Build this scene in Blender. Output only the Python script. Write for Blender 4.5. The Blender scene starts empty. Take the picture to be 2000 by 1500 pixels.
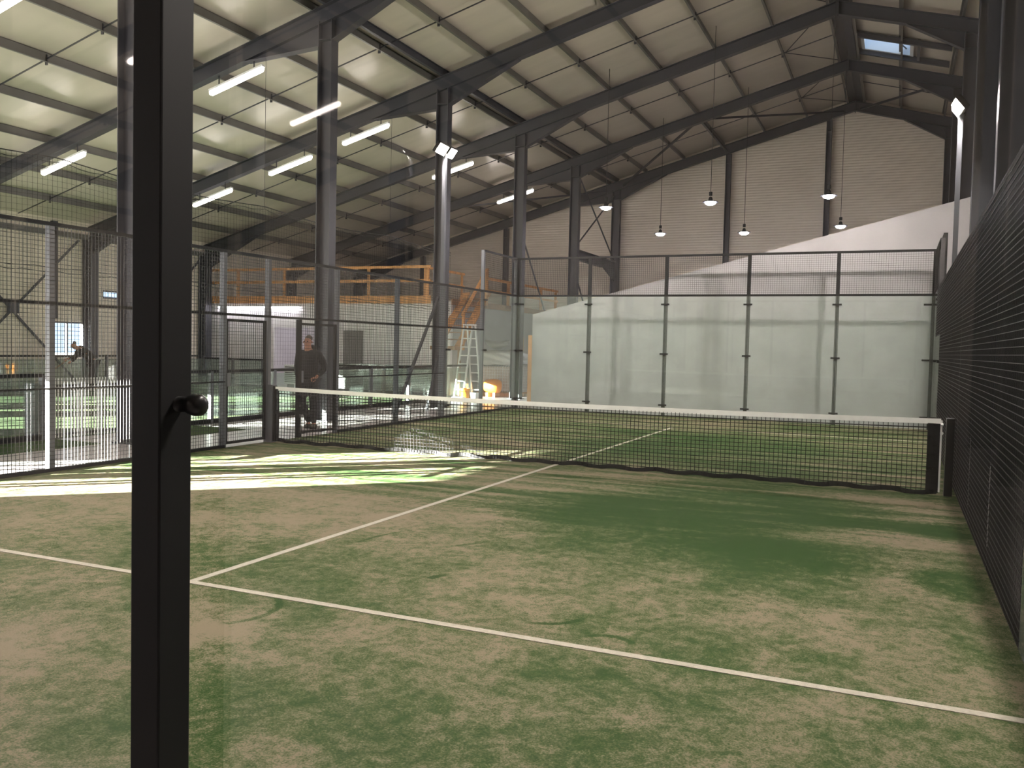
import bpy, bmesh, math, random
from mathutils import Vector, Matrix
random.seed(4)
C = bpy.context.scene.collection
S = bpy.context.scene

# ------------------------------------------------------------------ camera
FPX = 1713.33
CAM = (9.3332, -1.4664, 1.6556)
YAW, PIT, ROL = -0.414112, -0.042816, 0.022346
def cam_axes():
    cy, sy, cp, sp, cr, sr = math.cos(YAW), math.sin(YAW), math.cos(PIT), math.sin(PIT), math.cos(ROL), math.sin(ROL)
    f = Vector((sy*cp, cy*cp, sp)); r = Vector((cy, -sy, 0)); u = r.cross(f)
    return r*cr + u*sr, -r*sr + u*cr, f
_r, _u, _f = cam_axes()
cd = bpy.data.cameras.new('camera'); cam = bpy.data.objects.new('camera', cd); C.objects.link(cam)
cd.sensor_width = 36; cd.lens = FPX/2000*36; cd.clip_start = .05; cd.clip_end = 400
cam.matrix_world = Matrix(((_r.x, _u.x, -_f.x, CAM[0]), (_r.y, _u.y, -_f.y, CAM[1]), (_r.z, _u.z, -_f.z, CAM[2]), (0, 0, 0, 1)))
S.camera = cam

# ------------------------------------------------------------------ world, sun, exposure
SUN_STRENGTH = 175
SUN_ELEV = math.radians(10)
TUBE_E, FLOOD_W, PEND_E, ROOM_E = 19, 340, 200, 30
W = bpy.data.worlds.new('world'); S.world = W; W.use_nodes = True
bg = W.node_tree.nodes['Background']; bg.inputs[0].default_value = (.50, .70, 1, 1); bg.inputs[1].default_value = 1.7
sd = bpy.data.lights.new('sun', 'SUN'); sd.energy = SUN_STRENGTH; sd.angle = math.radians(.15); sd.color = (1, .97, .9)
sun = bpy.data.objects.new('sun', sd); C.objects.link(sun)
_d = Vector((math.cos(SUN_ELEV)*math.sqrt(.5), math.cos(SUN_ELEV)*math.sqrt(.5), -math.sin(SUN_ELEV)))
sun.rotation_euler = _d.to_track_quat('-Z', 'Y').to_euler(); sun.location = (-30, -25, 8)
S.view_settings.view_transform = 'Standard'; S.view_settings.look = 'None'
S.view_settings.gamma = 1; S.view_settings.use_curve_mapping = False
S.view_settings.exposure = 0.55
S.cycles.max_bounces = 10; S.cycles.transparent_max_bounces = 48
S.cycles.diffuse_bounces = 4; S.cycles.glossy_bounces = 4
S.cycles.sample_clamp_indirect = 6

# ------------------------------------------------------------------ materials
def lin(r, g, b): return tuple(((c/255)/12.92 if c/255 <= .04045 else ((c/255+.055)/1.055)**2.4) for c in (r, g, b)) + (1,)
def mat(name, col, rough=.6, metal=0., spec=.5, noise=None, bump=None, emit=None):
    m = bpy.data.materials.new(name); m.use_nodes = True
    nt = m.node_tree; N = nt.nodes; L = nt.links; b = N['Principled BSDF']
    b.inputs['Base Color'].default_value = tuple(col[:3])+(1,)
    b.inputs['Roughness'].default_value = rough; b.inputs['Metallic'].default_value = metal
    b.inputs['Specular IOR Level'].default_value = spec
    tc = N.new('ShaderNodeTexCoord')
    if noise:                                   # (scale, amount[, (sx,sy,sz)])
        mp = N.new('ShaderNodeMapping'); L.new(tc.outputs['Object'], mp.inputs[0])
        mp.inputs['Scale'].default_value = noise[2] if len(noise) > 2 else (1, 1, 1)
        n = N.new('ShaderNodeTexNoise'); n.inputs['Scale'].default_value = noise[0]; n.inputs['Detail'].default_value = 6
        L.new(mp.outputs[0], n.inputs[0])
        r = N.new('ShaderNodeValToRGB'); a = noise[1]
        r.color_ramp.elements[0].position = .3; r.color_ramp.elements[1].position = .7
        r.color_ramp.elements[0].color = tuple(c*(1-a) for c in col[:3])+(1,)
        r.color_ramp.elements[1].color = tuple(min(1, c*(1+a)) for c in col[:3])+(1,)
        L.new(n.outputs[0], r.inputs[0]); L.new(r.outputs[0], b.inputs['Base Color'])
    if bump:                                    # ('wave', axis, scale, strength) or ('noise', scale, strength)
        if bump[0] == 'wave':
            t = N.new('ShaderNodeTexWave'); t.bands_direction = bump[1]; t.inputs['Scale'].default_value = bump[2]
        else:
            t = N.new('ShaderNodeTexNoise'); t.inputs['Scale'].default_value = bump[1]
        L.new(tc.outputs['Object'], t.inputs[0])
        bp = N.new('ShaderNodeBump'); bp.inputs['Strength'].default_value = bump[-1]; bp.inputs['Distance'].default_value = .02
        L.new(t.outputs['Fac'] if 'Fac' in t.outputs else t.outputs[0], bp.inputs['Height']); L.new(bp.outputs[0], b.inputs['Normal'])
    if emit:
        b.inputs['Emission Color'].default_value = tuple(emit[0])+(1,); b.inputs['Emission Strength'].default_value = emit[1]
    return m
def glass_mat(name, tint, haze, rough=.02):
    m = bpy.data.materials.new(name); m.use_nodes = True
    nt = m.node_tree; N = nt.nodes; L = nt.links; N.clear()
    o = N.new('ShaderNodeOutputMaterial'); t = N.new('ShaderNodeBsdfTransparent'); g = N.new('ShaderNodeBsdfGlossy')
    d = N.new('ShaderNodeBsdfDiffuse'); d.inputs[0].default_value = (.62, .7, .66, 1)
    t.inputs[0].default_value = tuple(tint)+(1,); g.inputs['Roughness'].default_value = rough
    fr = N.new('ShaderNodeFresnel'); ge = N.new('ShaderNodeNewGeometry'); ir = N.new('ShaderNodeMapRange')
    ir.inputs[3].default_value = 1.5; ir.inputs[4].default_value = 1/1.5   # same Fresnel on both faces of the pane
    L.new(ge.outputs['Backfacing'], ir.inputs[0]); L.new(ir.outputs[0], fr.inputs[0])
    m0 = N.new('ShaderNodeMixShader'); m1 = N.new('ShaderNodeMixShader')
    tc = N.new('ShaderNodeTexCoord'); n = N.new('ShaderNodeTexNoise'); n.inputs['Scale'].default_value = 2.2; n.inputs['Detail'].default_value = 5
    L.new(tc.outputs['Object'], n.inputs[0])
    r = N.new('ShaderNodeMapRange'); r.inputs[1].default_value = .35; r.inputs[2].default_value = .8; r.inputs[3].default_value = haze*.8; r.inputs[4].default_value = haze*1.25
    L.new(n.outputs[0], r.inputs[0]); L.new(r.outputs[0], m0.inputs[0])
    L.new(t.outputs[0], m0.inputs[1]); L.new(d.outputs[0], m0.inputs[2])
    L.new(fr.outputs[0], m1.inputs[0]); L.new(m0.outputs[0], m1.inputs[1]); L.new(g.outputs[0], m1.inputs[2])
    L.new(m1.outputs[0], o.inputs[0])
    return m
def emit_mat(name, col, e):
    m = bpy.data.materials.new(name); m.use_nodes = True
    N = m.node_tree.nodes; N.clear(); o = N.new('ShaderNodeOutputMaterial'); em = N.new('ShaderNodeEmission')
    em.inputs[0].default_value = tuple(col)+(1,); em.inputs[1].default_value = e
    m.node_tree.links.new(em.outputs[0], o.inputs[0]); return m

STEEL = mat('painted_steel', (.041, .042, .053), .45, noise=(1.5, .12))
STEEL_G = mat('galvanised_purlin', (.15, .145, .135), .4, metal=.3, noise=(2, .15))
BLACK = mat('black_powder_coat', (.011, .011, .012), .6, spec=.25)
BLACKP = mat('black_post_paint', (.012, .012, .013), .6, spec=.25)
GREYP = mat('grey_post_paint', (.10, .105, .12), .4)
WIRE = mat('black_wire', (.019, .018, .019), .5)
NETM = mat('black_net_cord', (.008, .008, .008), .8, spec=.15)
POSTR = mat('dark_grey_post', (.045, .043, .045), .55, spec=.3)
ROOF = mat('roof_sheet', (.61, .555, .475), .3, spec=.6, noise=(.5, .05, (1, 6, 1)))
CLAD = mat('wall_cladding', (.74, .66, .57), .42, noise=(.6, .06), bump=('wave', 'Z', 3.0, .5))
DARKP = mat('dark_panel', (.11, .10, .10), .6, noise=(.6, .1), bump=('wave', 'Z', 1.6, .4))
WHITE = mat('white_plaster', (.55, .53, .555), .7, noise=(1.3, .06), bump=('noise', 30, .05))
WHITEB = mat('white_block', (.66, .63, .65), .8, noise=(2, .07), bump=('noise', 18, .1))
CONC = mat('concrete_floor', (.42, .385, .39), .28, noise=(.9, .15), spec=.5)
WOOD = mat('pine_timber', (.56, .27, .10), .6, noise=(6, .25, (1, 1, .3)))
WOODD = mat('brown_timber', (.26, .14, .08), .7, noise=(6, .25))
ALU = mat('aluminium', (.68, .68, .68), .35, metal=.25)
LINE = mat('white_line_turf', (.47, .44, .37), .9, noise=(40, .12), bump=('noise', 160, .5))
TAPE = mat('white_net_tape', (.8, .8, .78), .6, noise=(8, .05))
BTAPE = mat('black_plastic_tape', (.015, .015, .016), .22, noise=(9, .2))
CORD = mat('black_cord', (.02, .02, .02), .6)
GLASS = glass_mat('court_glass', (.945, .975, .955), .10)
GLASSN = glass_mat('clean_glass', (.985, .992, .988), .004)
RAILG = glass_mat('milky_glass', (.82, .87, .84), .14)
WPVC = mat('white_pvc', (.75, .76, .78), .4)
PLASTIC_Y = mat('yellow_plastic', (.85, .36, .02), .35)
PLASTIC_O = mat('orange_plastic', (.9, .30, .02), .35)
FILM = mat('clear_wrap', (.55, .55, .56), .15, spec=.9, bump=('noise', 9, .8))
TUBE = emit_mat('tube_light', (1, .87, .80), TUBE_E)
PANEL = emit_mat('flood_light', (1, .9, .78), 120)
BULB = emit_mat('bulb_light', (.93, .88, 1), PEND_E)
ROOMT = emit_mat('room_tube', (.97, .92, 1), ROOM_E)
RUB = mat('black_rubber', (.008, .008, .009), .35)

def turf_mat(name, sand, green, dark, arcs=True, bias=0.):
    m = bpy.data.materials.new(name); m.use_nodes = True
    nt = m.node_tree; N = nt.nodes; L = nt.links; b = N['Principled BSDF']
    b.inputs['Roughness'].default_value = .95; b.inputs['Specular IOR Level'].default_value = .12
    tc = N.new('ShaderNodeTexCoord')
    def noise(sc, det, rough, scl=(1, 1, 1), dist=0.):
        mp = N.new('ShaderNodeMapping'); mp.inputs['Scale'].default_value = scl; L.new(tc.outputs['Object'], mp.inputs[0])
        n = N.new('ShaderNodeTexNoise'); n.inputs['Scale'].default_value = sc; n.inputs['Detail'].default_value = det
        n.inputs['Roughness'].default_value = rough; n.inputs['Distortion'].default_value = dist
        L.new(mp.outputs[0], n.inputs[0]); return n.outputs[0]
    def M(op, a, c, clamp=False):
        n = N.new('ShaderNodeMath'); n.operation = op; n.use_clamp = clamp
        for i, v in enumerate((a, c)):
            if v is None: continue
            if isinstance(v, (int, float)): n.inputs[i].default_value = v
            else: L.new(v, n.inputs[i])
        return n.outputs[0]
    def ramp(v, lo, hi, a=0., c=1.):
        n = N.new('ShaderNodeMapRange'); n.interpolation_type = 'SMOOTHSTEP'
        n.inputs[1].default_value = lo; n.inputs[2].default_value = hi; n.inputs[3].default_value = a; n.inputs[4].default_value = c
        L.new(v, n.inputs[0]); return n.outputs[0]
    sx = N.new('ShaderNodeSeparateXYZ'); L.new(tc.outputs['Object'], sx.inputs[0]); X, Y = sx.outputs[0], sx.outputs[1]
    big = noise(.42, 3, .5, (1, 1, 1), .4)
    mid = noise(2.1, 8, .72, (1, 1.15, 1), .8)
    brush = noise(1.6, 5, .6, (.28, 2.2, 1), .3)
    fine = noise(14, 8, .85, (1, .8, 1))
    med = noise(7.5, 8, .8, (1, 1, 1), 1.4)
    grain = noise(95, 3, .8)
    near = ramp(Y, 5.2, 7.5)                      # brushed zone beyond about six metres
    a = M('MULTIPLY', M('SUBTRACT', mid, .5), 1.35)
    c = M('MULTIPLY', M('SUBTRACT', brush, .5), 2.2)
    mixd = N.new('ShaderNodeMix'); L.new(near, mixd.inputs[0]); L.new(a, mixd.inputs[2]); L.new(c, mixd.inputs[3])
    v = M('ADD', M('MULTIPLY', M('SUBTRACT', big, .5), .75), mixd.outputs[0])
    v = M('ADD', v, M('MULTIPLY', M('SUBTRACT', fine, .5), 1.35))
    v = M('ADD', v, M('MULTIPLY', M('SUBTRACT', med, .5), 1.15))
    v = M('ADD', v, M('MULTIPLY', M('SUBTRACT', grain, .5), 1.5))
    v = M('ADD', v, .545 + bias)
    def blob(cx, cy, rx, ry, s, v):               # worn or sandy zones with their own place on the court
        dx = M('DIVIDE', M('SUBTRACT', X, cx), rx); dy = M('DIVIDE', M('SUBTRACT', Y, cy), ry)
        d = M('SQRT', M('ADD', M('MULTIPLY', dx, dx), M('MULTIPLY', dy, dy)), None)
        return M('ADD', v, M('MULTIPLY', ramp(d, .35, 1.25, 1, 0), s))
    if arcs:
        v = blob(7.7, 7.6, 1.9, 2.2, .40, v); v = blob(6.2, 7.0, .9, .9, .22, v); v = blob(9.75, 5.6, .3, .5, .4, v); v = blob(9.75, 7.6, .3, .4, .35, v); v = blob(8.6, 5.8, 1.0, .7, .3, v)
        v = blob(6.0, 13.5, 3.2, 2.6, .26, v); v = blob(3.4, 15.5, 4.5, .9, .22, v); v = blob(3.2, 5.6, 3.0, 1.6, -.24, v)
        v = blob(5.7, 2.4, .45, .5, -.34, v); v = blob(8.9, 4.2, .8, .5, -.18, v); v = blob(6.4, 1.5, .7, .5, .16, v)
        v = blob(9.1, 9.2, 1.2, .25, -.4, v); v = blob(9.1, 6.9, 1.0, .35, -.28, v)
        v = blob(4.9, 1.5, .8, .7, -.2, v); v = blob(5.4, 4.6, 1.1, .5, -.12, v); v = blob(7.6, 9.6, .9, .3, .2, v)
        for (cx, cy, r, w, a0, a1) in ((5.55, 2.72, .36, .022, -1.0, 1.15), (7.35, 3.62, .3, .02, -1.7, -.1), (7.9, 3.15, .16, .02, .3, 2.6),
                                       (5.1, 5.6, 1.2, .025, -.9, -.2), (6.8, 4.6, 1.5, .018, 2.6, 3.3), (6.6, 3.9, .22, .03, 2.2, 3.4)):
            dx = M('SUBTRACT', X, cx); dy = M('SUBTRACT', Y, cy)
            d = M('SQRT', M('ADD', M('MULTIPLY', dx, dx), M('MULTIPLY', dy, dy)), None)
            ring = ramp(M('ABSOLUTE', M('SUBTRACT', M('ADD', d, M('MULTIPLY', M('SUBTRACT', fine, .5), .04)), r), None), w*.5, w*1.6, 1, 0)
            an = M('ARCTAN2', dy, dx)
            wm = M('MULTIPLY', ramp(an, a0, a0+.5), ramp(an, a1-.4, a1, 1, 0))
            v = M('ADD', v, M('MULTIPLY', M('MULTIPLY', ring, wm), .42))
    cr = N.new('ShaderNodeValToRGB'); L.new(v, cr.inputs[0]); e = cr.color_ramp.elements
    e[0].position = .30; e[0].color = tuple(sand)+(1,)
    e[1].position = .88; e[1].color = tuple(dark)+(1,)
    k = e.new(.62); k.color = tuple(green)+(1,)
    k = e.new(.42); k.color = tuple((p*.55+q*.45) for p, q in zip(sand, green))+(1,)
    L.new(cr.outputs[0], b.inputs['Base Color'])
    bp = N.new('ShaderNodeBump'); bp.inputs['Strength'].default_value = .55; bp.inputs['Distance'].default_value = .012
    L.new(M('ADD', fine, M('MULTIPLY', grain, .6)), bp.inputs['Height']); L.new(bp.outputs[0], b.inputs['Normal'])
    return m
TURF = turf_mat('sanded_turf', (.235, .20, .138), (.072, .104, .038), (.028, .066, .016))
TURF2 = turf_mat('green_turf', (.075, .10, .045), (.05, .085, .033), (.035, .065, .024), arcs=False)

# ------------------------------------------------------------------ mesh builder
class MB:
    def __init__(s): s.v = []; s.f = []
    def box(s, a, b):
        x0, x1 = sorted((a[0], b[0])); y0, y1 = sorted((a[1], b[1])); z0, z1 = sorted((a[2], b[2]))
        n = len(s.v)
        s.v += [(x0, y0, z0), (x1, y0, z0), (x1, y1, z0), (x0, y1, z0), (x0, y0, z1), (x1, y0, z1), (x1, y1, z1), (x0, y1, z1)]
        s.f += [tuple(n+i for i in q) for q in ((0, 3, 2, 1), (4, 5, 6, 7), (0, 1, 5, 4), (1, 2, 6, 5), (2, 3, 7, 6), (3, 0, 4, 7))]
        return s
    def bar(s, p, q, w, h=None, up=(0, 0, 1), cap=True):
        p = Vector(p); q = Vector(q); h = h or w; d = (q-p).normalized(); up = Vector(up)
        if abs(d.dot(up)) > .99: up = Vector((1, 0, 0))
        r = d.cross(up).normalized(); u = r.cross(d)
        n = len(s.v)
        for c in (p, q):
            for a, b in ((-1, -1), (1, -1), (1, 1), (-1, 1)): s.v.append(tuple(c + r*a*w/2 + u*b*h/2))
        s.f += [(n+i, n+(i+1) % 4, n+4+(i+1) % 4, n+4+i) for i in range(4)]
        if cap: s.f += [(n+3, n+2, n+1, n), (n+4, n+5, n+6, n+7)]
        return s
    def cyl(s, p, q, r, n=10, r2=None):
        p = Vector(p); q = Vector(q); d = (q-p).normalized(); up = Vector((0, 0, 1)) if abs(d.z) < .9 else Vector((1, 0, 0))
        a = d.cross(up).normalized(); b = a.cross(d); k = len(s.v); r2 = r if r2 is None else r2
        for c, rr in ((p, r), (q, r2)):
            for i in range(n):
                t = 2*math.pi*i/n; s.v.append(tuple(c + a*math.cos(t)*rr + b*math.sin(t)*rr))
        s.f += [(k+i, k+(i+1) % n, k+n+(i+1) % n, k+n+i) for i in range(n)]
        s.f += [tuple(k+n-1-i for i in range(n)), tuple(k+n+i for i in range(n))]
        return s
    def lathe(s, o, ax, prof, n=20):               # prof = [(t along axis, radius)]
        o = Vector(o); ax = Vector(ax).normalized(); up = Vector((0, 0, 1)) if abs(ax.z) < .9 else Vector((1, 0, 0))
        a = ax.cross(up).normalized(); b = a.cross(ax); k = len(s.v)
        for t, r in prof:
            for i in range(n):
                an = 2*math.pi*i/n; s.v.append(tuple(o + ax*t + a*math.cos(an)*r + b*math.sin(an)*r))
        for j in range(len(prof)-1):
            s.f += [(k+j*n+i, k+j*n+(i+1) % n, k+(j+1)*n+(i+1) % n, k+(j+1)*n+i) for i in range(n)]
        s.f += [tuple(k+n-1-i for i in range(n)), tuple(k+(len(prof)-1)*n+i for i in range(n))]
        return s
    def prism(s, pts, ax, lo, hi):                 # polygon extruded along axis 0,1,2
        n = len(s.v); m = len(pts)
        for t in (lo, hi):
            for a, b in pts:
                s.v.append({0: (t, a, b), 1: (a, t, b), 2: (a, b, t)}[ax])
        s.f += [(n+i, n+(i+1) % m, n+m+(i+1) % m, n+m+i) for i in range(m)]
        s.f += [tuple(n+m-1-i for i in range(m)), tuple(n+m+i for i in range(m))]
        return s
    def wires_x(s, X, y0, y1, z0, z1, pitch=.05, t=.0046, side=1):      # welded mesh lying in a plane of constant x
        k = int(round((y1-y0)/pitch))
        for i in range(1, k): y = y0+(y1-y0)*i/k; s.bar((X, y, z0), (X, y, z1), t, t, (1, 0, 0), False)
        k = int(round((z1-z0)/pitch))
        for i in range(1, k): z = z0+(z1-z0)*i/k; s.bar((X+t*side, y0, z), (X+t*side, y1, z), t, t, (0, 0, 1), False)
        return s
    def wires_y(s, Y, x0, x1, z0, z1, pitch=.05, t=.0046):
        k = int(round((x1-x0)/pitch))
        for i in range(1, k): x = x0+(x1-x0)*i/k; s.bar((x, Y, z0), (x, Y, z1), t, t, (0, 1, 0), False)
        k = int(round((z1-z0)/pitch))
        for i in range(1, k): z = z0+(z1-z0)*i/k; s.bar((x0, Y+t, z), (x1, Y+t, z), t, t, (0, 0, 1), False)
        return s
    def build(s, name, m, parent=None, smooth=False, bevel=0):
        me = bpy.data.meshes.new(name); me.from_pydata(s.v, [], s.f); me.update()
        bm = bmesh.new(); bm.from_mesh(me); bmesh.ops.recalc_face_normals(bm, faces=bm.faces); bm.to_mesh(me); bm.free()
        me.materials.append(m)
        if smooth:
            for p in me.polygons: p.use_smooth = True
        o = bpy.data.objects.new(name, me); C.objects.link(o)
        if bevel:
            b = o.modifiers.new('bevel', 'BEVEL'); b.width = bevel; b.segments = 2; b.limit_method = 'ANGLE'
        if parent:
            o.parent = parent; o.matrix_parent_inverse = parent.matrix_basis.inverted()
        return o
def tag(o, label=None, cat=None, group=None, kind=None):
    if label: o['label'] = label
    if cat: o['category'] = cat
    if group: o['group'] = group
    if kind: o['kind'] = kind
    return o
def thing(name, loc, label, cat, group=None):
    o = bpy.data.objects.new(name, None); C.objects.link(o); o.location = loc; o.empty_display_size = .2
    return tag(o, label, cat, group)
def struct(mb, name, m, label, cat, **k):
    return tag(mb.build(name, m, **k), label, cat, kind='structure')
ORD = ['first', 'second', 'third', 'fourth', 'fifth', 'sixth', 'seventh', 'eighth', 'ninth', 'tenth', 'eleventh', 'twelfth']

# ------------------------------------------------------------------ hall dimensions
XL, XR, YN, YF = -14.65, 11.25, -22.3, 34.45
XRG, SL = 7.5, .272
FR = [13.8+5.07*k for k in range(-7, 5)]
def zb(x): return 10.75 - SL*abs(XRG-x)       # underside of the rafters
def zt(x): return zb(x) + .36                 # top of the rafters
def zr(x): return zb(x) + .57                 # underside of the roof sheets
T = .2

struct(MB().box((XL-T, YN-T, -.2), (XR+T, YF+T, 0)), 'floor', CONC, 'smooth pinkish grey concrete floor of the hall', 'floor')
# outside ground
struct(MB().box((-70, -60, -.25), (XL-T-.01, 70, -.03)), 'ground', mat('asphalt', (.4, .38, .36), .9, noise=(1, .1)), 'pale yard ground outside the left hall wall', 'ground')

# ceiling: two slopes, the right one with a roof window opening
SKX0, SKX1, SKY0, SKY1 = 7.93, 9.4, 26.75, 28.15
def slope(mb, x0, x1, y0, y1):
    mb.prism([(x0, zr(x0)), (x1, zr(x1)), (x1, zr(x1)+.12), (x0, zr(x0)+.12)], 1, y0, y1)
mb = MB(); slope(mb, XL-T, XRG, YN-T, YF+T)
slope(mb, XRG, SKX0, YN-T, YF+T); slope(mb, SKX1, XR+T, YN-T, YF+T); slope(mb, SKX0, SKX1, YN-T, SKY0); slope(mb, SKX0, SKX1, SKY1, YF+T)
struct(mb, 'ceiling', ROOF, 'beige metal roof sheets forming the pitched hall ceiling', 'ceiling')

# walls with openings
def wall_x(X0, X1, y0, y1, top, holes):       # wall of constant x; holes (ya, yb, za, zb)
    mb = MB(); ys = sorted({y0, y1, *[h[0] for h in holes], *[h[1] for h in holes]})
    for a, b in zip(ys, ys[1:]):
        hs = sorted([h for h in holes if h[0] <= a+1e-6 and h[1] >= b-1e-6], key=lambda h: h[2]); z = 0
        for h in hs:
            if h[2] > z: mb.box((X0, a, z), (X1, b, h[2]))
            z = h[3]
        mb.box((X0, a, z), (X1, b, top))
    return mb
SUN_GAP = (XL+3.1, XL+8.8, 0, 4.78)
HOLES = [SUN_GAP, (-.85, 2.85, 0, 3.5), (4.95, 5.75, 0, 3.5), (7.55, 12.4, 0, 3.45), (17.62, 18.85, 1.0, 2.12), (19.55, 20.3, 2.93, 3.2)]  # openings out of view are added to admit the low sun patches
struct(wall_x(XL-T, XL, YN-T, YF+T, zr(XL)+.05, HOLES), 'wall_left', CLAD, 'beige ribbed metal wall behind the neighbouring green court', 'wall')
struct(MB().box((XR-.03, YN+.1, 0), (XR-.002, 20.8, 3.4)), 'wall_panel_right', DARKP, 'dark panel behind the right mesh side', 'wall')  # dark panel over the lower part of the right wall
struct(wall_x(XR, XR+T, YN-T, YF+T, zr(XR)+.05, []), 'wall_right', CLAD, 'beige wall behind the dark columns at far right', 'wall')
def gable(name, y0, y1, label):
    mb = MB().prism([(XL, 0), (XR, 0), (XR, zr(XR)), (XRG, zr(XRG)), (XL, zr(XL))], 1, y0, y1)
    return struct(mb, name, CLAD, label, 'wall')
gable('wall_far', YF, YF+T, 'beige horizontally ribbed gable wall closing the hall at the far end')
gable('wall_near', YN-T, YN, 'beige gable wall behind the camera')

# window frames / glass on left wall
def window(n, h, label, mull=1):
    fr = struct(MB(), 'window_%d' % n, BLACK, label, 'window') if False else None
    mb = MB(); y0, y1, z0, z1 = h; w = .05
    for a, b in (((XL-.12, y0, z0), (XL-.02, y1, z0+w)), ((XL-.12, y0, z1-w), (XL-.02, y1, z1)), ((XL-.12, y0, z0+w), (XL-.02, y0+w, z1-w)), ((XL-.12, y1-w, z0+w), (XL-.02, y1, z1-w))): mb.box(a, b)
    for i in range(1, mull+1):
        y = y0+(y1-y0)*i/(mull+1); mb.box((XL-.1, y-.02, z0+w), (XL-.04, y+.02, z1-w))
    o = struct(mb, 'window_%d' % n, STEEL, label, 'window')
    g = MB().box((XL-.08, y0+w, z0+w), (XL-.07, y1-w, z1-w)).build('window_pane', GLASSN, o)
    return o
window(1, HOLES[4], 'bright window in the left wall behind the stooping person')
window(2, HOLES[5], 'small bright window high in the left wall', 0)

# unseen left wall opening; boards added to cut the low sun into streaks
dt = thing('sun_boards', (XL, -8.6, 0), 'unseen boards added in the left wall opening to split the low sunlight', 'door'); dt['kind'] = 'structure'
mb = MB()
def ybeam(o): return XL-.1-o                    # o = x - y of a sunbeam edge on the floor
for o0, o1 in ((-3.1, -3.48), (-4.66, -4.74), (-5.74, -5.96), (-6.52, -6.58), (-7.8, -8.9)):
    mb.box((XL-.14, ybeam(o0), 0), (XL-.06, ybeam(o1), 4.78))
mb.build('streak_board', STEEL, dt)
mb = MB(); mb.bar((XL-.03, -6.0, 4.6), (XL-.03, -8.6, .6), .035, .03, (1, 0, 0)); mb.build('diagonal_brace', STEEL, dt)
# unseen posts added in the other openings to stripe the sun patches
for y in (0.0, .87, 1.75, 8.9, 10.3): struct(MB().box((XL-.14, y-.05, 0), (XL-.06, y+.05, 3.45)), 'streak_post', STEEL, 'unseen steel post added in a left wall opening to stripe the sunlight', 'post')


# ------------------------------------------------------------------ steel columns
def isect_col(mb, x, y, z0, z1, d=.34, w=.24, tf=.022, tw=.014):
    mb.box((x-d/2, y-w/2, z0), (x-d/2+tf, y+w/2, z1)); mb.box((x+d/2-tf, y-w/2, z0), (x+d/2, y+w/2, z1))
    mb.box((x-d/2+tf, y-tw/2, z0), (x+d/2-tf, y+tw/2, z1)); return mb
XC = -1.7
def column(name, x, y, h, label, group, d=.34, w=.24):
    t = thing(name, (x, y, 0), label, 'column', group)
    isect_col(MB(), x, y, .02, h, d, w).build('column_shaft', STEEL, t)
    MB().box((x-d/2-.05, y-w/2-.05, 0), (x+d/2+.05, y+w/2+.05, .02)).build('base_plate', STEEL, t)
    MB().box((x-d/2-.005, y-w/2-.01, h-.4), (x+d/2+.005, y+w/2+.01, h-.385)).build('stiffener', STEEL, t)
    return t
mid_lab = {6: 'steel column half hidden behind the thick foreground post', 7: 'tall dark steel column just behind the walking person', 8: 'tall steel column carrying the glaring left floodlight',
           9: 'steel column at the near left end of the sloped white wall', 10: 'steel column whose foot is hidden by the sloped white wall', 11: 'steel column against the far gable wall beside the cross bracing'}
for i, y in enumerate(FR):
    if i == 0: continue
    column('steel_column', XC, y, zb(XC)+.02, mid_lab.get(i, 'inner steel column behind the camera'), 'inner row of steel columns')
for i, y in enumerate(FR):
    if i == 0: continue
    lab = {8: 'wide dark column on the left wall beside the bright window', 9: 'dark column on the left wall where the mezzanine begins'}.get(i, 'column on the left wall, outside the view')
    column('wall_column', -14.42, y, zb(-14.42)+.02, lab, 'columns on the left wall', .36, .3)
    lab = 'dark column on the right wall, %s counted from the far gable' % ORD[len(FR)-1-i]
    column('wall_column', 10.78, y, zb(10.78)+.02, lab, 'columns on the right wall', .42, .3)
for k, (x, lab) in enumerate(((2.85, 'slim gable post near the middle of the far wall'), (6.6, 'slim gable post below the roof ridge'), (-6.8, 'slim gable post left of the inner column row'), (-11, 'slim gable post above the timber railing'))):
    column('gable_post', x, 34.25, zb(x)+.02, lab, 'gable posts of the far wall', .2, .2)

# ------------------------------------------------------------------ rafters
def beam_profile(mb, pts_b, pts_t, y, w=.2, tf=.018, tw=.012):
    # pts_b / pts_t: bottom and top polylines (x, z) with the same x values
    for (a, b), (c, d) in zip(zip(pts_b, pts_b[1:]), zip(pts_t, pts_t[1:])):
        mb.prism([(a[0], a[1]), (b[0], b[1]), (b[0], b[1]+tf), (a[0], a[1]+tf)], 1, y-w/2, y+w/2)
        mb.prism([(c[0], c[1]-tf), (d[0], d[1]-tf), (d[0], d[1]), (c[0], c[1])], 1, y-w/2, y+w/2)
        mb.prism([(a[0], a[1]+tf), (b[0], b[1]+tf), (d[0], d[1]-tf), (c[0], c[1]-tf)], 1, y-tw/2, y+tw/2)
    return mb
def haunch(mb, x0, x1, dep, y, w=.2):       # x0: at the column (deep end), x1: tip
    tf = .018
    p = [(x0, zb(x0)), (x1, zb(x1)), (x0, zb(x0)-dep)]
    mb.prism(p, 1, y-.007, y+.007)
    mb.prism([(x0, zb(x0)-dep), (x1, zb(x1)-.001), (x1, zb(x1)-tf), (x0, zb(x0)-dep-tf)], 1, y-w/2, y+w/2)
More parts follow.
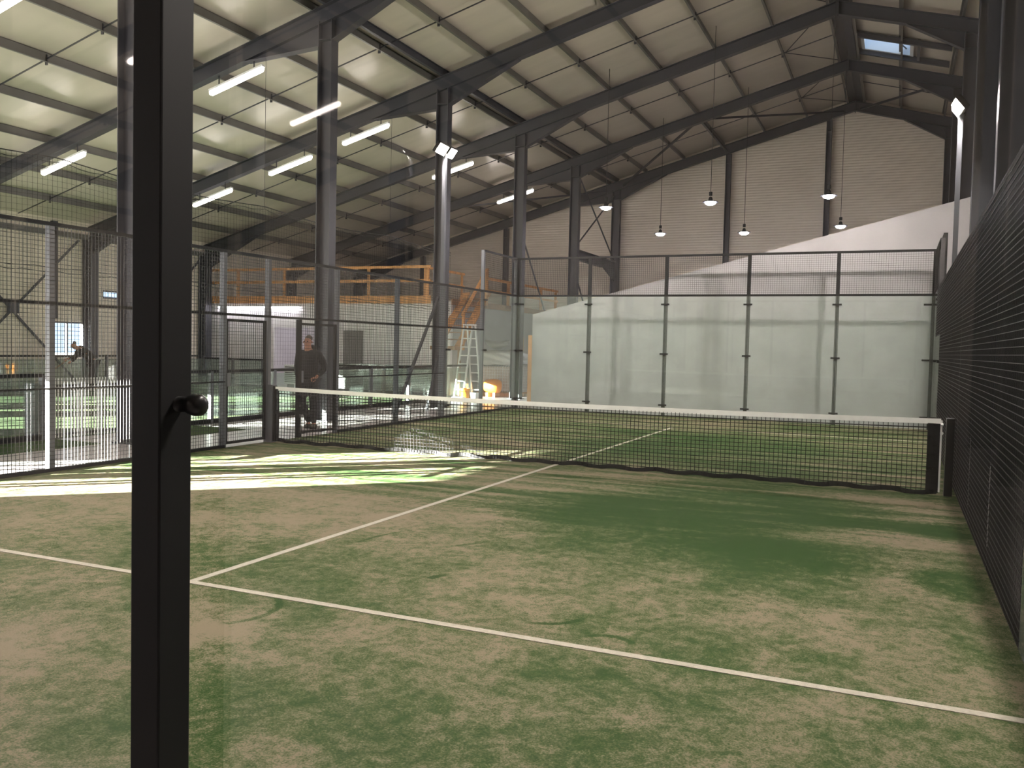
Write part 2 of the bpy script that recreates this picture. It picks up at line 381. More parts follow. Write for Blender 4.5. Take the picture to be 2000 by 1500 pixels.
for i, y in enumerate(FR):
    k = len(FR)-1-i
    lab = 'dark portal rafter along the far gable wall' if k == 0 else 'dark steel portal rafter, %s before the far gable' % ORD[k-1]
    t = thing('roof_rafter', (XRG, y, zb(XRG)), lab, 'rafter', 'portal rafters')
    xs = [-14.42, XRG]; beam_profile(MB(), [(x, zb(x)) for x in xs], [(x, zt(x)) for x in xs], y).build('left_beam', STEEL, t)
    xs = [XRG, 11.1]; beam_profile(MB(), [(x, zb(x)) for x in xs], [(x, zt(x)) for x in xs], y).build('right_beam', STEEL, t)
    for a, b, d in ((-14.24, -12.0, .5), (XC-.17, XC-2.1, .42), (XC+.17, XC+2.1, .42), (10.57, 9.2, .42)):
        m2 = MB(); haunch(m2, a, b, d, y); m2.build('haunch', STEEL, t)
    MB().box((XRG-.012, y-.11, zb(XRG)-.05), (XRG+.012, y+.11, zt(XRG))).build('ridge_plate', STEEL, t)

# ------------------------------------------------------------------ purlins (run along the hall on top of the rafters)
PX = [1.06+1.57*k for k in range(-9, 4)]
n = 0
def purlin(x, label, m=STEEL_G, dep=.2, w=.055):
    mb = MB(); z = zt(x)
    mb.box((x-.004, YN, z+.002), (x+.004, YF, z+dep)); mb.box((x-.004, YN, z+.001), (x+w, YF, z+.008)); mb.box((x-w, YN, z+dep-.008), (x+.004, YF, z+dep-.001))
    return tag(mb.build('roof_purlin', m), label, 'purlin', 'roof purlins')
for x in PX:
    k = round((x-1.06)/1.57)
    lab = ('%s roof purlin right of the inner column row' % ORD[k]) if k >= 0 else ('%s roof purlin left of the inner column row' % ORD[-k-1])
    purlin(x, lab)
purlin(7.2, 'ridge purlin just left of the roof ridge', dep=.22); purlin(7.8, 'ridge purlin just right of the roof ridge', dep=.22)
purlin(9.05, 'purlin crossing below the roof window'); purlin(10.5, 'purlin along the right eave')
tag(MB().prism([(7.25, zt(7.25)+.1), (7.5, zt(7.5)+.1), (7.75, zt(7.75)+.1), (7.75, zt(7.75)+.14), (7.5, zt(7.5)+.14), (7.25, zt(7.25)+.14)], 1, YN, YF).build('ridge_capping', STEEL), 'dark capping strip under the roof ridge', 'ridge')
mb = MB()
mb.box((XC-.09, YN, zt(XC)+.0), (XC-.0, YF, zt(XC)+.015)); mb.box((XC-.05, YN, zt(XC)+.015), (XC-.04, YF, zt(XC)+.17)); mb.box((XC-.09, YN, zt(XC)+.17), (XC-.0, YF, zt(XC)+.185))
tag(mb.build('eave_beam', STEEL), 'dark beam running along the tops of the inner columns', 'beam')

# tie rods, one run per bay, with cleats on each purlin
for i in range(1, len(FR)-1):
    ym = (FR[i]+FR[i+1])/2
    k = len(FR)-2-i
    t = thing('tie_rod', (XRG, ym, zt(XRG)), 'thin tie rod line across the roof, %s bay from the far gable' % ORD[k], 'tie rod', 'roof tie rods')
    mb = MB(); mb.bar((-14.4, ym, zt(-14.4)+.07), (7.2, ym, zt(7.2)+.07), .024); mb.bar((7.8, ym, zt(7.8)+.07), (11, ym, zt(11)+.07), .024)
    for x in PX + [9.05]:
        mb.box((x-.03, ym-.012, zt(x)-.05), (x+.03, ym+.012, zt(x)+.16))
    mb.build('straight_rod', STEEL, t)
    for s in (-1, 1):
        MB().bar((5.85, ym, zt(5.85)+.06), (7.2, ym+s*2.35, zt(7.2)+.05), .02).build('diagonal_rod', STEEL, t)
# roof bracing in the last bay
def rod(name, p, q, w, label, group, m=STEEL): return tag(MB().bar(p, q, w).build(name, m), label, 'brace', group)
def rz(x, d=.1): return zb(x)+d
GY, GP = FR[-1]-.1, FR[-2]+.1
rod('roof_brace', (-1.4, GY, rz(-1.4)), (2.6, GP, rz(2.6)), .065, 'diagonal roof brace beside the far inner column', 'roof braces of the last bay')
rod('roof_brace', (3.0, GP, rz(3.0)), (7.1, GY, rz(7.1)), .065, 'long diagonal roof brace left of the ridge', 'roof braces of the last bay')
rod('roof_brace', (7.7, GY, rz(7.7)), (10.3, GP, rz(10.3)), .065, 'diagonal roof brace right of the ridge', 'roof braces of the last bay')
rod('roof_brace', (2.8, GP, rz(2.8)), (2.8, GY, rz(2.8)), .08, 'straight roof strut ending over the middle gable post', 'roof braces of the last bay')
rod('roof_brace', (-2.1, GY, rz(-2.1)), (-6.6, GP, rz(-6.6)), .065, 'diagonal roof brace left of the inner columns', 'roof braces of the last bay')
rod('cross_brace', (XC, GP+.1, 8.1), (XC, GY-.05, 5.3), .04, 'thin brace falling from the fifth inner column to the gable column', 'cross braces')
rod('cross_brace', (XC-.08, GP+.1, 5.3), (XC-.08, GY-.05, 8.0), .04, 'thin brace rising towards the gable column', 'cross braces')
rod('cross_brace', (XC, 24.15, 5.2), (XC, 28.85, .0), .04, 'thin brace falling right from the column beside the sloped wall', 'cross braces')
rod('cross_brace', (XC-.16, 29.2, 4.9), (XC-.16, 33.95, .0), .045, 'thin brace stub showing above the sloped white wall', 'cross braces')
rod('column_strut', (XC, 18.75, 2.9), (XC, 16.7, .0), .06, 'slanting dark strut leaning on the floodlit column', 'leaning struts')
rod('column_strut', (XC+.02, 18.75, 1.4), (XC+.02, 18.2, .0), .055, 'short slanting strut at the foot of the floodlit column', 'leaning struts')
tb = thing('tie_beam', (XC, 31.6, 5.0), 'horizontal dark beam with haunch between the two farthest inner columns', 'beam')
mb = MB(); mb.prism([(29.18, 4.92), (32.4, 4.92), (34.0, 4.45), (34.0, 5.27), (29.18, 5.27)], 0, XC-.01, XC+.01); mb.box((XC-.1, 29.18, 5.26), (XC+.1, 34.0, 5.28)); mb.box((XC-.1, 29.18, 4.91), (XC+.1, 32.4, 4.93)); mb.build('beam_web', STEEL, tb)
for p, q, lab in (((-14.5, 14.0, .2), (-14.5, 18.5, 4.7), 'brace on the left wall rising towards the window column'), ((-14.56, 14.0, 4.6), (-14.56, 18.5, .2), 'brace on the left wall falling below the bright window'), ((-14.45, 23.7, 4.6), (-14.45, 19.2, .1), 'brace on the left wall beyond the foreground post')):
    rod('wall_brace', p, q, .055, lab, 'cross braces on the left wall')
tag(MB().box((-14.48, 16.05, 2.3), (-14.43, 16.38, 2.63)).build('gusset_plate', STEEL), 'square plate where the left wall braces cross', 'plate')
tag(MB().box((XL, 17.6, 2.2), (XL+.12, 17.78, 5.2)).build('wall_post', STEEL), 'slim dark post above the bright left window', 'post')
tag(MB().box((XL, 2, 4.75), (XL+.12, 24, 4.9)).build('wall_rail', STEEL_G), 'horizontal grey rail high on the left wall', 'rail')

# roof window
rw = thing('roof_window', (8.67, 27.3, zr(8.67)), 'bright blue roof window in the right roof slope near the ridge', 'window')
mb = MB()
def sl(x, dz=0): return zr(x)+dz
for a, b in (((SKX0, SKY0), (SKX0+.1, SKY1)), ((SKX1-.1, SKY0), (SKX1, SKY1))):
    mb.prism([(a[0], sl(a[0], -.08)), (b[0], sl(b[0], -.08)), (b[0], sl(b[0], .34)), (a[0], sl(a[0], .34))], 1, a[1], b[1])
for ya in (SKY0, SKY1-.1):
    mb.prism([(SKX0+.1, sl(SKX0+.1, -.08)), (SKX1-.1, sl(SKX1-.1, -.08)), (SKX1-.1, sl(SKX1-.1, .34)), (SKX0+.1, sl(SKX0+.1, .34))], 1, ya, ya+.1)
mb.build('window_frame', WPVC, rw)
MB().prism([(SKX0+.1, sl(SKX0+.1, .2)), (SKX1-.1, sl(SKX1-.1, .2)), (SKX1-.1, sl(SKX1-.1, .21)), (SKX0+.1, sl(SKX0+.1, .21))], 1, SKY0+.1, SKY1-.1).build('window_pane', GLASSN, rw)
MB().bar((8.7, SKY0+.1, sl(8.7, .1)), (9.2, SKY1-.1, sl(9.2, .1)), .03).build('opener_arm', STEEL, rw)
for y, lab in ((SKY0-.13, 'dark trimmer beam in front of the roof window'), (SKY1+.03, 'dark trimmer beam behind the roof window')):
    tag(MB().prism([(7.86, zt(7.86)), (10.4, zt(10.4)), (10.4, zt(10.4)+.16), (7.86, zt(7.86)+.16)], 1, y, y+.1).build('trimmer_beam', STEEL), lab, 'beam', 'roof window trimmers')
tag(MB().prism([(9.5, zt(9.5)+.03), (9.58, zt(9.58)+.03), (9.58, zr(9.58)), (9.5, zr(9.5))], 1, SKY0-.03, SKY1+.03).build('trimmer_beam', STEEL), 'short trimmer beam at the eave side of the roof window', 'beam', 'roof window trimmers')

# ------------------------------------------------------------------ batten lamps under the rafters
def batten(xc, y, label):
    t = thing('batten_lamp', (xc, y, zb(xc)), label, 'lamp', 'glowing batten lamps under the left roof')
    d = Vector((1, 0, SL)).normalized(); c = Vector((xc, y, zb(xc)-.27))
    MB().bar(c-d*.76+Vector((0, 0, .03)), c+d*.76+Vector((0, 0, .03)), .1, .05).build('lamp_housing', WPVC, t)
    mb = MB()
    for dy in (0,):
        mb.lathe(c-d*.76+Vector((0, dy, -.03)), d, [(0, .03), (.05, .062), (1.47, .062), (1.52, .03)], 12)
    mb.build('lamp_tube', TUBE, t, smooth=True)
    for q in (-.5, .5): MB().bar(c+d*q+Vector((0, 0, .05)), c+d*q+Vector((0, 0, .28)), .02).build('lamp_hanger', STEEL, t)
    return t
pos_lab = {-4.1: 'nearest the inner column', -6.6: 'middle one of its rafter', -9.42: 'lowest one of its rafter'}
for i, y in enumerate(FR):
    if y < -17 or y > 30: continue
    for x in (-4.1, -6.6, -9.42):
        if y > 22 and x < -5: continue
        if y < -8 and x < -5: continue
        k = len(FR)-1-i
        batten(x, y, 'glowing batten lamp under rafter %s from the far gable, %s' % (ORD[k-1], pos_lab[x]))

# ------------------------------------------------------------------ pendant bell lamps
for i, (x, y, h, lab) in enumerate(((1.6, 22.45, 5.62, 'round pendant lamp hanging in front of the far inner column'), (4.55, 22.4, 5.62, 'round pendant lamp beside the middle gable post'), (7.55, 22.4, 5.65, 'round pendant lamp in front of the gable post under the ridge'),
                     (1.71, 28.2, 5.6, 'round pendant lamp, leftmost of the three lower ones'), (4.52, 28.2, 5.55, 'round pendant lamp, middle of the three lower ones'), (7.5, 28.2, 5.66, 'round pendant lamp just above the sloped white wall'))):
    t = thing('pendant_lamp', (x, y, zt(x)), lab, 'lamp', 'round pendant lamps')
    MB().bar((x, y, h+.28), (x, y, zt(x)), .014).build('lamp_cord', CORD, t)
    MB().cyl((x, y, h+.2), (x, y, h+.3), .045, 12).build('lamp_driver', BLACK, t)
    MB().lathe((x, y, h+.02), (0, 0, 1), [(0, .21), (.015, .205), (.03, .09), (.06, .06), (.13, .045), (.15, .02)], 24).build('lamp_shade', BLACK, t)
    MB().lathe((x, y, h-.05), (0, 0, 1), [(0, .05), (.015, .1), (.04, .135), (.07, .14)], 24).build('lamp_diffuser', BULB, t, smooth=True)

# ------------------------------------------------------------------ padel court ground
struct(MB().box((-.05, -.1, 0), (10.05, 20.1, .012)), 'court_turf', TURF, 'sand strewn green artificial turf of the near court', 'turf')
def line(a, b, lab): return tag(MB().box(a, b).build('court_line', LINE), lab, 'court line', 'white lines of the near court')
line((0.03, 3.02, .0125), (9.97, 3.08, .016), 'white service line across the foreground turf')
line((4.97, 3.08, .0125), (5.03, 16.92, .016), 'white centre line running under the net')
line((0.03, 16.92, .0125), (9.97, 16.98, .016), 'white service line on the far side of the net')

# ------------------------------------------------------------------ padel enclosure helpers
def clamp_y(mb, x, y, z): mb.box((x-.1, y-.035, z-.02), (x+.1, y+.0, z+.02)); mb.cyl((x-.07, y-.05, z), (x-.07, y-.03, z), .012, 8); mb.cyl((x+.07, y-.05, z), (x+.07, y-.03, z), .012, 8)
def clamp_x(mb, x, y, z): mb.box((x-.0, y-.1, z-.02), (x+.035, y+.1, z+.02))
def end_wall(Y, back, name, label, xs, hi=4.0, face=-1, clampz=(.25, 1.5, 2.8)):
    t = thing(name, (5, Y, 0), label, 'court enclosure')
    for x in xs:
        MB().box((x-.04, Y+.02*back, 0), (x+.04, Y+.10*back, hi)).build('post', BLACK, t)
    for z in (3.0, hi-.02):
        MB().box((-.04, Y+.02*back-.002, z-.025), (10.04, Y+.08*back, z+.025)).build('rail', BLACK, t)
    for i in range(len(xs)-1):
        a, b = xs[i], xs[i+1]
        MB().box((a+.006, Y-.006, .02), (b-.006, Y+.006, 2.975)).build('glass_panel', GLASS if face < 0 else GLASSN, t)
        MB().wires_y(Y+.05*back, a+.04, b-.04, 3.025, hi-.045).build('mesh_panel', WIRE, t)
        mb = MB()
    for x in xs:
        for z in clampz:
            mb = MB(); clamp_y(mb, min(max(x, .1), 9.9), Y-.006, z); mb.build('glass_clamp', BLACK, t)
    return t
end_wall(20.0, 1, 'end_wall_enclosure', 'far glass end wall of the near court with mesh strip on top', [0, 2, 4, 6, 8, 10], clampz=(.28, 1.55, 2.78))
# near end wall: camera looks through its glass
nw = thing('end_wall_enclosure', (5, 0, 0), 'near glass end wall with thick black foreground post and knob', 'court enclosure')
for x in (0, 2, 4, 6):
    MB().box((x-.04, -.1, 0), (x+.04, -.015, 4)).build('post', BLACKP, nw)
fp = tag(MB().box((7.862, -.105, 0), (7.942, -.015, 4)).build('post', BLACKP, nw, bevel=.004), 'thick black foreground post')
MB().box((9.96, -.1, 0), (10.04, -.015, 4)).build('post', BLACKP, nw)
for a, b in ((0, 2), (2, 4), (4, 6), (6, 7.9), (7.9, 10)):
    MB().box((a+.006, -.006, .02), (b-.006, .006, 2.975)).build('glass_panel', GLASSN, nw)
    MB().wires_y(-.05, a+.05, b-.05, 3.025, 3.95).build('mesh_panel', WIRE, nw)
for z in (3.0, 3.98): MB().box((-.04, -.08, z-.025), (10.04, -.015, z+.025)).build('rail', BLACKP, nw)
kd = Vector((1, .12, -.01)).normalized()
MB().lathe(Vector((7.93, -.055, 1.518)), kd, [(0, .024), (.008, .024), (.010, .0165), (.035, .0165), (.042, .021), (.055, .0235), (.068, .0225), (.075, .017), (.077, .004)], 28).build('door_knob', RUB, nw, smooth=True)

# side walls
def side_wall(X, s, name, label, posts):
    t = thing(name, (X, 10, 0), label, 'court enclosure')
    pm = GREYP if s < 0 else POSTR
    px0, px1 = (X-.10, X-.02) if s < 0 else (X+.02, X+.10)
    for y in posts:
        hi = 4.0 if y in (0, 2, 18, 20) else 3.0
        if y in (2, 18): hi = 4.0
        MB().box((px0, y-.035, 0), (px1, y+.035, hi)).build('post', pm, t)
    def rail(y0, y1, z, h=.045): MB().box((X+s*.012, y0, z-h/2), (X+s*.075, y1, z+h/2)).build('rail', BLACK, t)
    rail(0, 20, 3.0); rail(0, 2, 3.98); rail(18, 20, 3.98); rail(2, 18, 2.05, .035); rail(0, 8.97 if s < 0 else 20, .03, .05); rail(11.9, 20, .03, .05) if s < 0 else None
    rail(4, 8.97, 1.02, .02); rail(11.9, 16, 1.02, .02)
    # glass: 2 m at 3 m high and 2 m at 2 m high, at both ends
    for y0, y1, z1 in ((0, 2, 2.97), (2, 4, 2.03), (16, 18, 2.03), (18, 20, 2.97)):
        MB().box((X-.006, y0+.03, .05), (X+.006, y1-.01, z1)).build('glass_panel', GLASS, t)
    xm = X-.004
    for y0, y1, z0, z1 in ((0, 2, 3.02, 3.96), (2, 4, 2.07, 2.98), (4, 6, .06, 2.98), (6, 8, .06, 2.98), (8, 8.97, .06, 2.98), (8.97, 10.05, 2.07, 2.98), (10.05, 11.9, 2.07, 2.98), (11.9, 14, .06, 2.98), (14, 16, .06, 2.98), (16, 18, 2.07, 2.98), (18, 20, 3.02, 3.96)):
        if s > 0 and 8.9 < y0 < 11 and z0 > 1: z0 = .06
        MB().wires_x(xm, y0, y1, z0, z1, .05, .0048, -1).build('mesh_panel', WIRE, t)
    mb = MB()
    for y in (16.1, 18, 19.9):
        for z in (.28, 1.55, 2.78):
            if y == 16.1 and z > 2: continue
            m2 = MB(); m2.box((X-.0 if s < 0 else X-.035, y-.09, z-.02), (X+.035 if s < 0 else X, y+.09, z+.02)); m2.build('glass_clamp', BLACK, t)
    return t
side_wall(0, -1, 'side_wall_enclosure', 'left mesh and glass side wall of the near court', [0, 2, 4.4, 6, 8, 8.97, 10.0, 11.9, 14, 16, 18, 20])
side_wall(10, 1, 'side_wall_enclosure', 'right mesh side wall of the near court seen edge on', [0, 2, 4.2, 6, 8, 9.95, 11.9, 14, 16, 18, 20])
# corner box on the right end wall
tag(MB().box((10.11, 19.2, 3.2), (10.19, 19.95, 4.25)).build('corner_plate', BLACK), 'dark tall plate at the top right far corner of the court', 'plate')

def gate(name, X, y0, y1, ang, label, hinge_hi=True):
    # leaf from hinge y1 (or y0) swung by ang about the vertical
    t = thing(name, (X, y1 if hinge_hi else y0, 0), label, 'gate', 'mesh gates in the left side wall')
    L = y1-y0; m1 = MB(); w = .04
    m1.box((-w/2, -L, .06), (w/2, -L+w, 1.98)); m1.box((-w/2, -w, .06), (w/2, 0, 1.98)); m1.box((-w/2, -L, .06), (w/2, 0, .1)); m1.box((-w/2, -L, 1.94), (w/2, 0, 1.98))
    f = m1.build('gate_frame', BLACK); mm = MB().wires_x(0, -L+w, -w, .1, 1.94).build('mesh_panel', WIRE)
    lt = MB().box((-.05, -L-.01, .95), (.05, -L+.06, 1.15)).build('latch', GREYP)
    for o in (f, mm, lt): o.parent = t
    t.rotation_euler = (0, 0, ang)
    if not hinge_hi: t.rotation_euler = (0, 0, math.pi+ang)
    return t
gate('mesh_gate', -.05, 10.93, 11.86, math.radians(-6), 'narrow mesh gate ajar in front of the walking person')
gate('mesh_gate', -.05, 9.01, 9.93, 0, 'closed mesh gate left of the left net post')
tag(MB().box((-.1, 10.78, 0), (-.02, 10.84, 2.03)).build('gate_post', BLACK), 'thin black gate post right beside the walking person', 'post')

# ------------------------------------------------------------------ net
nt_ = thing('tennis_net', (5, 10, 0), 'black padel net with white top tape across the court', 'net')
def ztop(x): return .92 - .04*(1-((x-5)/5)**2)
x0, x1, ny = .12, 9.8, 10.0
mb = MB(); cell = .055; kx = int((x1-x0)/cell)
def slack(x, z): return ny + .03*math.sin(x*1.7)*math.sin(math.pi*z/.9)
for i in range(kx+1):
    x = x0+(x1-x0)*i/kx
    zs = [.03, .3, .6, ztop(x)-.05]
    for a, b in zip(zs, zs[1:]): mb.bar((x, slack(x, a), a), (x, slack(x, b), b), .0068, .0068, (0, 1, 0), False)
kz = 16; seg = 40
for j in range(1, kz):
    for s_ in range(seg):
        xa = x0+(x1-x0)*s_/seg; xb = x0+(x1-x0)*(s_+1)/seg
        za = .03+(ztop(xa)-.08)*j/kz; zb_ = .03+(ztop(xb)-.08)*j/kz
        mb.bar((xa, slack(xa, za), za), (xb, slack(xb, zb_), zb_), .0068, .0068, (0, 0, 1), False)
mb.build('net_mesh', NETM, nt_)
mb = MB(); mb2 = MB(); mb3 = MB()
for s_ in range(seg):
    xa = x0-.02+(x1-x0+.04)*s_/seg; xb = x0-.02+(x1-x0+.04)*(s_+1)/seg
    mb.bar((xa, ny, ztop(xa)-.03), (xb, ny, ztop(xb)-.03), .014, .062)
    mb3.bar((xa, ny, ztop(xa)-.105), (xb, ny, ztop(xb)-.105), .006, .014)
seg = 120
def yb(x): return ny + .025*math.sin(x*5.1)+.015*math.sin(x*13)
for s_ in range(seg):
    xa = x0+(x1-x0)*s_/seg; xb = x0+(x1-x0)*(s_+1)/seg
    mb2.bar((xa, yb(xa), .045+.012*math.sin(xa*11)), (xb, yb(xb), .045+.012*math.sin(xb*11)), .02, .055)
mb.build('top_tape', TAPE, nt_); mb2.build('bottom_tape', BTAPE, nt_); mb3.build('net_cable', CORD, nt_)
tag(MB().box((9.68, ny-.008, .04), (9.82, ny+.008, .86)).build('side_strip', BTAPE, nt_), None)
MB().box((.1, ny-.008, .04), (.17, ny+.008, .88)).build('side_strip', BTAPE, nt_)
t = thing('net_post', (9.9, 10, 0), 'black net post at the right end of the net', 'post', 'net posts')
MB().box((9.875, 9.94, .012), (9.965, 10.06, .93)).build('post_body', RUB, t, bevel=.006)
mb = MB(); mb.cyl((9.83, 9.97, .75), (9.83, 9.94, .75), .018, 12); mb.cyl((9.83, 9.97, .84), (9.83, 9.93, .86), .014, 12); mb.box((9.815, 9.985, .05), (9.835, 10.01, .9)); mb.build('tension_winch', ALU, t)
t = thing('net_post', (.04, 10, 0), 'dark grey net post at the left end of the net', 'post', 'net posts')
MB().box((-.015, 9.94, .012), (.085, 10.06, .95)).build('post_body', GREYP, t, bevel=.006)
MB().box((.086, 9.96, .04), (.11, 10.04, .93)).build('tension_rail', RUB, t)

# ------------------------------------------------------------------ floodlights
def flood(x, y, h, face, label, energy=FLOOD_W, heads=2):
    t = thing('floodlight_pole', (x, y, 0), label, 'floodlight', 'court floodlights')
    MB().box((x-.04, y-.04, 0), (x+.04, y+.04, h)).build('pole', GREYP, t)
    MB().bar((x, y-.35, h), (x, y+.35, h), .05).build('cross_arm', GREYP, t)
    for dy in ((-.25, .2) if heads == 2 else (0,)):
        n = Vector((face, -.25 if dy < 0 else .1, -.75)).normalized(); c = Vector((x+.05*face, y+dy, h+.03))
        up = Vector((0, 1, 0)); r = n.cross(up).normalized(); up = r.cross(n)
        M4 = Matrix((r, up, n)).transposed().to_4x4(); M4.translation = c
        hs = MB().box((-.13, -.17, -.05), (.13, .17, .02)); 
        for k in range(-3, 4): hs.box((-.13, k*.045-.006, -.09), (.13, k*.045+.006, -.05))
        hs.v = [tuple(M4 @ Vector(v)) for v in hs.v]; hd = hs.build('lamp_head', BLACK, t)
        es = MB().box((-.11, -.15, .021), (.11, .15, .03)); es.v = [tuple(M4 @ Vector(v)) for v in es.v]; es.build('led_panel', PANEL, hd)
        ld = bpy.data.lights.new('flood_light', 'AREA'); ld.shape = 'RECTANGLE'; ld.size = .22; ld.size_y = .3; ld.energy = energy/heads; ld.color = (1, .9, .83)
        lo = bpy.data.objects.new('flood_light', ld); C.objects.link(lo); lo.parent = hd
        lo.matrix_world = Matrix.Translation(n*.04) @ M4 @ Matrix.Rotation(math.pi, 4, 'X')
    return t
flood(-.24, 16.25, 6.0, 1, 'glaring floodlight on the pole beside the left inner column')
flood(10.18, 16.1, 6.0, -1, 'glaring floodlight on a pole at the right side of the court')
flood(-.24, 3.15, 6.0, 1, 'floodlight pole at the near left side, outside the view')
flood(10.2, 3.7, 6.0, -1, 'floodlight pole at the near right side, outside the view')
flood(-.3, -14.9, 5.65, -1, 'floodlight of the court behind the camera', 300, 1)

# ------------------------------------------------------------------ sloped white wall behind the far glass
struct(MB().prism([(.1, 0), (10.74, 0), (10.74, 2.545+.255*10.64), (.1, 2.545)], 1, 20.85, 21.02), 'wall_sloped', WHITE, 'white partition wall with sloping top behind the far glass', 'wall')

# ------------------------------------------------------------------ mezzanine with room
MY = 24.2; MX0, MX1 = XL, -4.2
def boxes(*bs):
    m = MB()
    for a, b in bs: m.box(a, b)
    return m
struct(boxes(((MX0, MY, 0), (-11.42, MY+.15, 3.02)), ((-11.42, MY, 2.15), (-9.25, MY+.15, 3.02)), ((-9.25, MY, 0), (MX1, MY+.15, 3.02))), 'wall_mezzanine', WHITEB, 'white painted block wall under the timber mezzanine', 'wall')
struct(boxes(((-12.3, MY+3.2, 0), (-8.4, MY+3.3, 2.9)), ((-12.4, MY+.16, 0), (-12.3, MY+3.3, 2.9)), ((-8.5, MY+.16, 0), (-8.4, MY+3.2, 2.9))), 'wall_inner_room', WHITEB, 'pale walls of the lit room behind the doorway', 'wall')
struct(MB().box((MX0, MY+.0, 3.03), (MX1, YF, 3.1)), 'mezzanine_floor', WHITEB, 'underside of the timber mezzanine floor', 'ceiling')
mz = thing('mezzanine_railing', (-9.6, MY, 3), 'orange pine railing along the front edge of the mezzanine', 'railing')
MB().box((MX0, MY-.05, 3.02), (MX1-.75, MY-.005, 3.28)).build('fascia_board', WOOD, mz)
for z, h in ((4.24, .09), (3.78, .1)): MB().box((MX0, MY-.09, z-h/2), (-4.95, MY-.05, z+h/2)).build('hand_rail', WOOD, mz)
for x in (-14.58, -13.1, -11.0, -7.42, -5.15):
    w = .09 if x > -6 else .05
    MB().box((x-w, MY-.05+.047, 3.1), (x+w, MY+.05, 4.24)).build('post', WOOD, mz)
for z in (4.2, 3.75): MB().box((-5.08, MY+.06, z-.04), (-5.03, MY+2.6, z+.04)).build('side_rail', WOOD, mz)
for y in (MY+1.3, MY+2.5): MB().box((-5.15, y, 3.1), (-5.09, y+.08, 4.2)).build('post', WOOD, mz)
mb = MB().box((MX1, 24.2, 2.98), (MX1+.05, YF, 3.18)); tag(mb.build('edge_board', WOODD), 'brown edge board along the side of the mezzanine', 'board')
struct(MB().box((MX1-.15, MY+.15, 0), (MX1, YF, 3.02)), 'wall_mezzanine_side', mat('grey_plaster', (.34, .34, .34), .8, noise=(1, .08)), 'grey side wall below the mezzanine, behind the ladder', 'wall')
lr = thing('landing_railing', (-4.1, 29, 3.1), 'orange timber railing above the grey side wall, right of the stairs', 'railing')
for y in (26.6, 28.9, 30.1, 32.2, 33.9): MB().box((-4.3, y-.045, 3.1), (-4.21, y+.045, 4.1 if y < 33 else 4.0)).build('post', WOOD, lr)
for z in (4.05, 3.62): MB().box((-4.2, 26.55, z-.045), (-4.16, 33.95, z+.045)).build('hand_rail', WOOD, lr)
st = thing('timber_staircase', (-3.7, 23.2, 0), 'orange timber stairs climbing to the side of the mezzanine', 'stairs')
for x in (-4.1, -3.32): MB().bar((x+.02 if x < -4 else x, 23.1, 1.62), (x, 25.1, 3.42), .05, .28, (1, 0, 0)).build('stringer', WOOD, st)
for k in range(7):
    f = (k+.6)/7; MB().box((-4.07, 23.2+1.8*f-.12, 1.7+1.6*f-.02), (-3.35, 23.2+1.8*f+.12, 1.7+1.6*f+.02)).build('tread', WOODD, st)
MB().box((-4.12, 22.7, 1.5), (-3.25, 23.15, 1.62)).build('half_landing', WOODD, st)
for x, y in ((-4.08, 23.1), (-3.3, 23.1)): MB().box((x-.04, y-.04, 0), (x+.04, y+.04, 1.5)).build('support_post', WOODD, st)
for x in (-3.26,): MB().bar((x, 23.2, 2.6), (x, 24.95, 4.2), .05, .1, (1, 0, 0)).build('hand_rail', WOOD, st)
for y in (23.25, 24.9): MB().box((-3.29, y-.04, 1.5 if y < 24 else 3.0), (-3.21, y+.04, 2.7 if y < 24 else 4.2)).build('post', WOOD, st)

t = thing('wall_batten', (-12.6, MY-.1, 2.9), 'overexposed white batten lamp under the mezzanine edge', 'lamp', 'white batten lamps')
MB().box((-14.0, MY-.14, 2.9), (-10.2, MY-.04, 2.96)).build('lamp_housing', WPVC, t)
MB().cyl((-13.9, MY-.09, 2.87), (-10.3, MY-.09, 2.87), .035, 10).build('lamp_tube', ROOMT, t)
t = thing('room_batten', (-10.4, MY+1.6, 2.8), 'white batten lamp inside the room behind the doorway', 'lamp', 'white batten lamps')
MB().box((-11.4, MY+1.55, 2.84), (-9.4, MY+1.65, 2.9)).build('lamp_housing', WPVC, t)
MB().cyl((-11.3, MY+1.6, 2.8), (-9.5, MY+1.6, 2.8), .04, 10).build('lamp_tube', ROOMT, t)
tag(MB().box((-8.4, MY-.03, 0), (-7.6, MY-.002, 2.08)).build('metal_door', mat('grey_door', (.16, .15, .15), .6)), 'closed grey door in the white block wall', 'door')
t = thing('air_conditioner', (-10.1, 23.9, 0), 'white outdoor air conditioner unit with grille by the doorway', 'air conditioner')
MB().box((-10.55, 23.7, .15), (-9.62, 24.05, .84)).build('casing', WPVC, t, bevel=.01)
mb = MB()
for k in range(9): mb.box((-10.5, 23.675, .22+k*.065), (-10.0, 23.695, .245+k*.065))
mb.build('grille', BLACK, t)
for x in (-10.4, -9.75): MB().box((x-.03, 23.72, 0), (x+.03, 24.03, .15)).build('foot', BLACK, t)

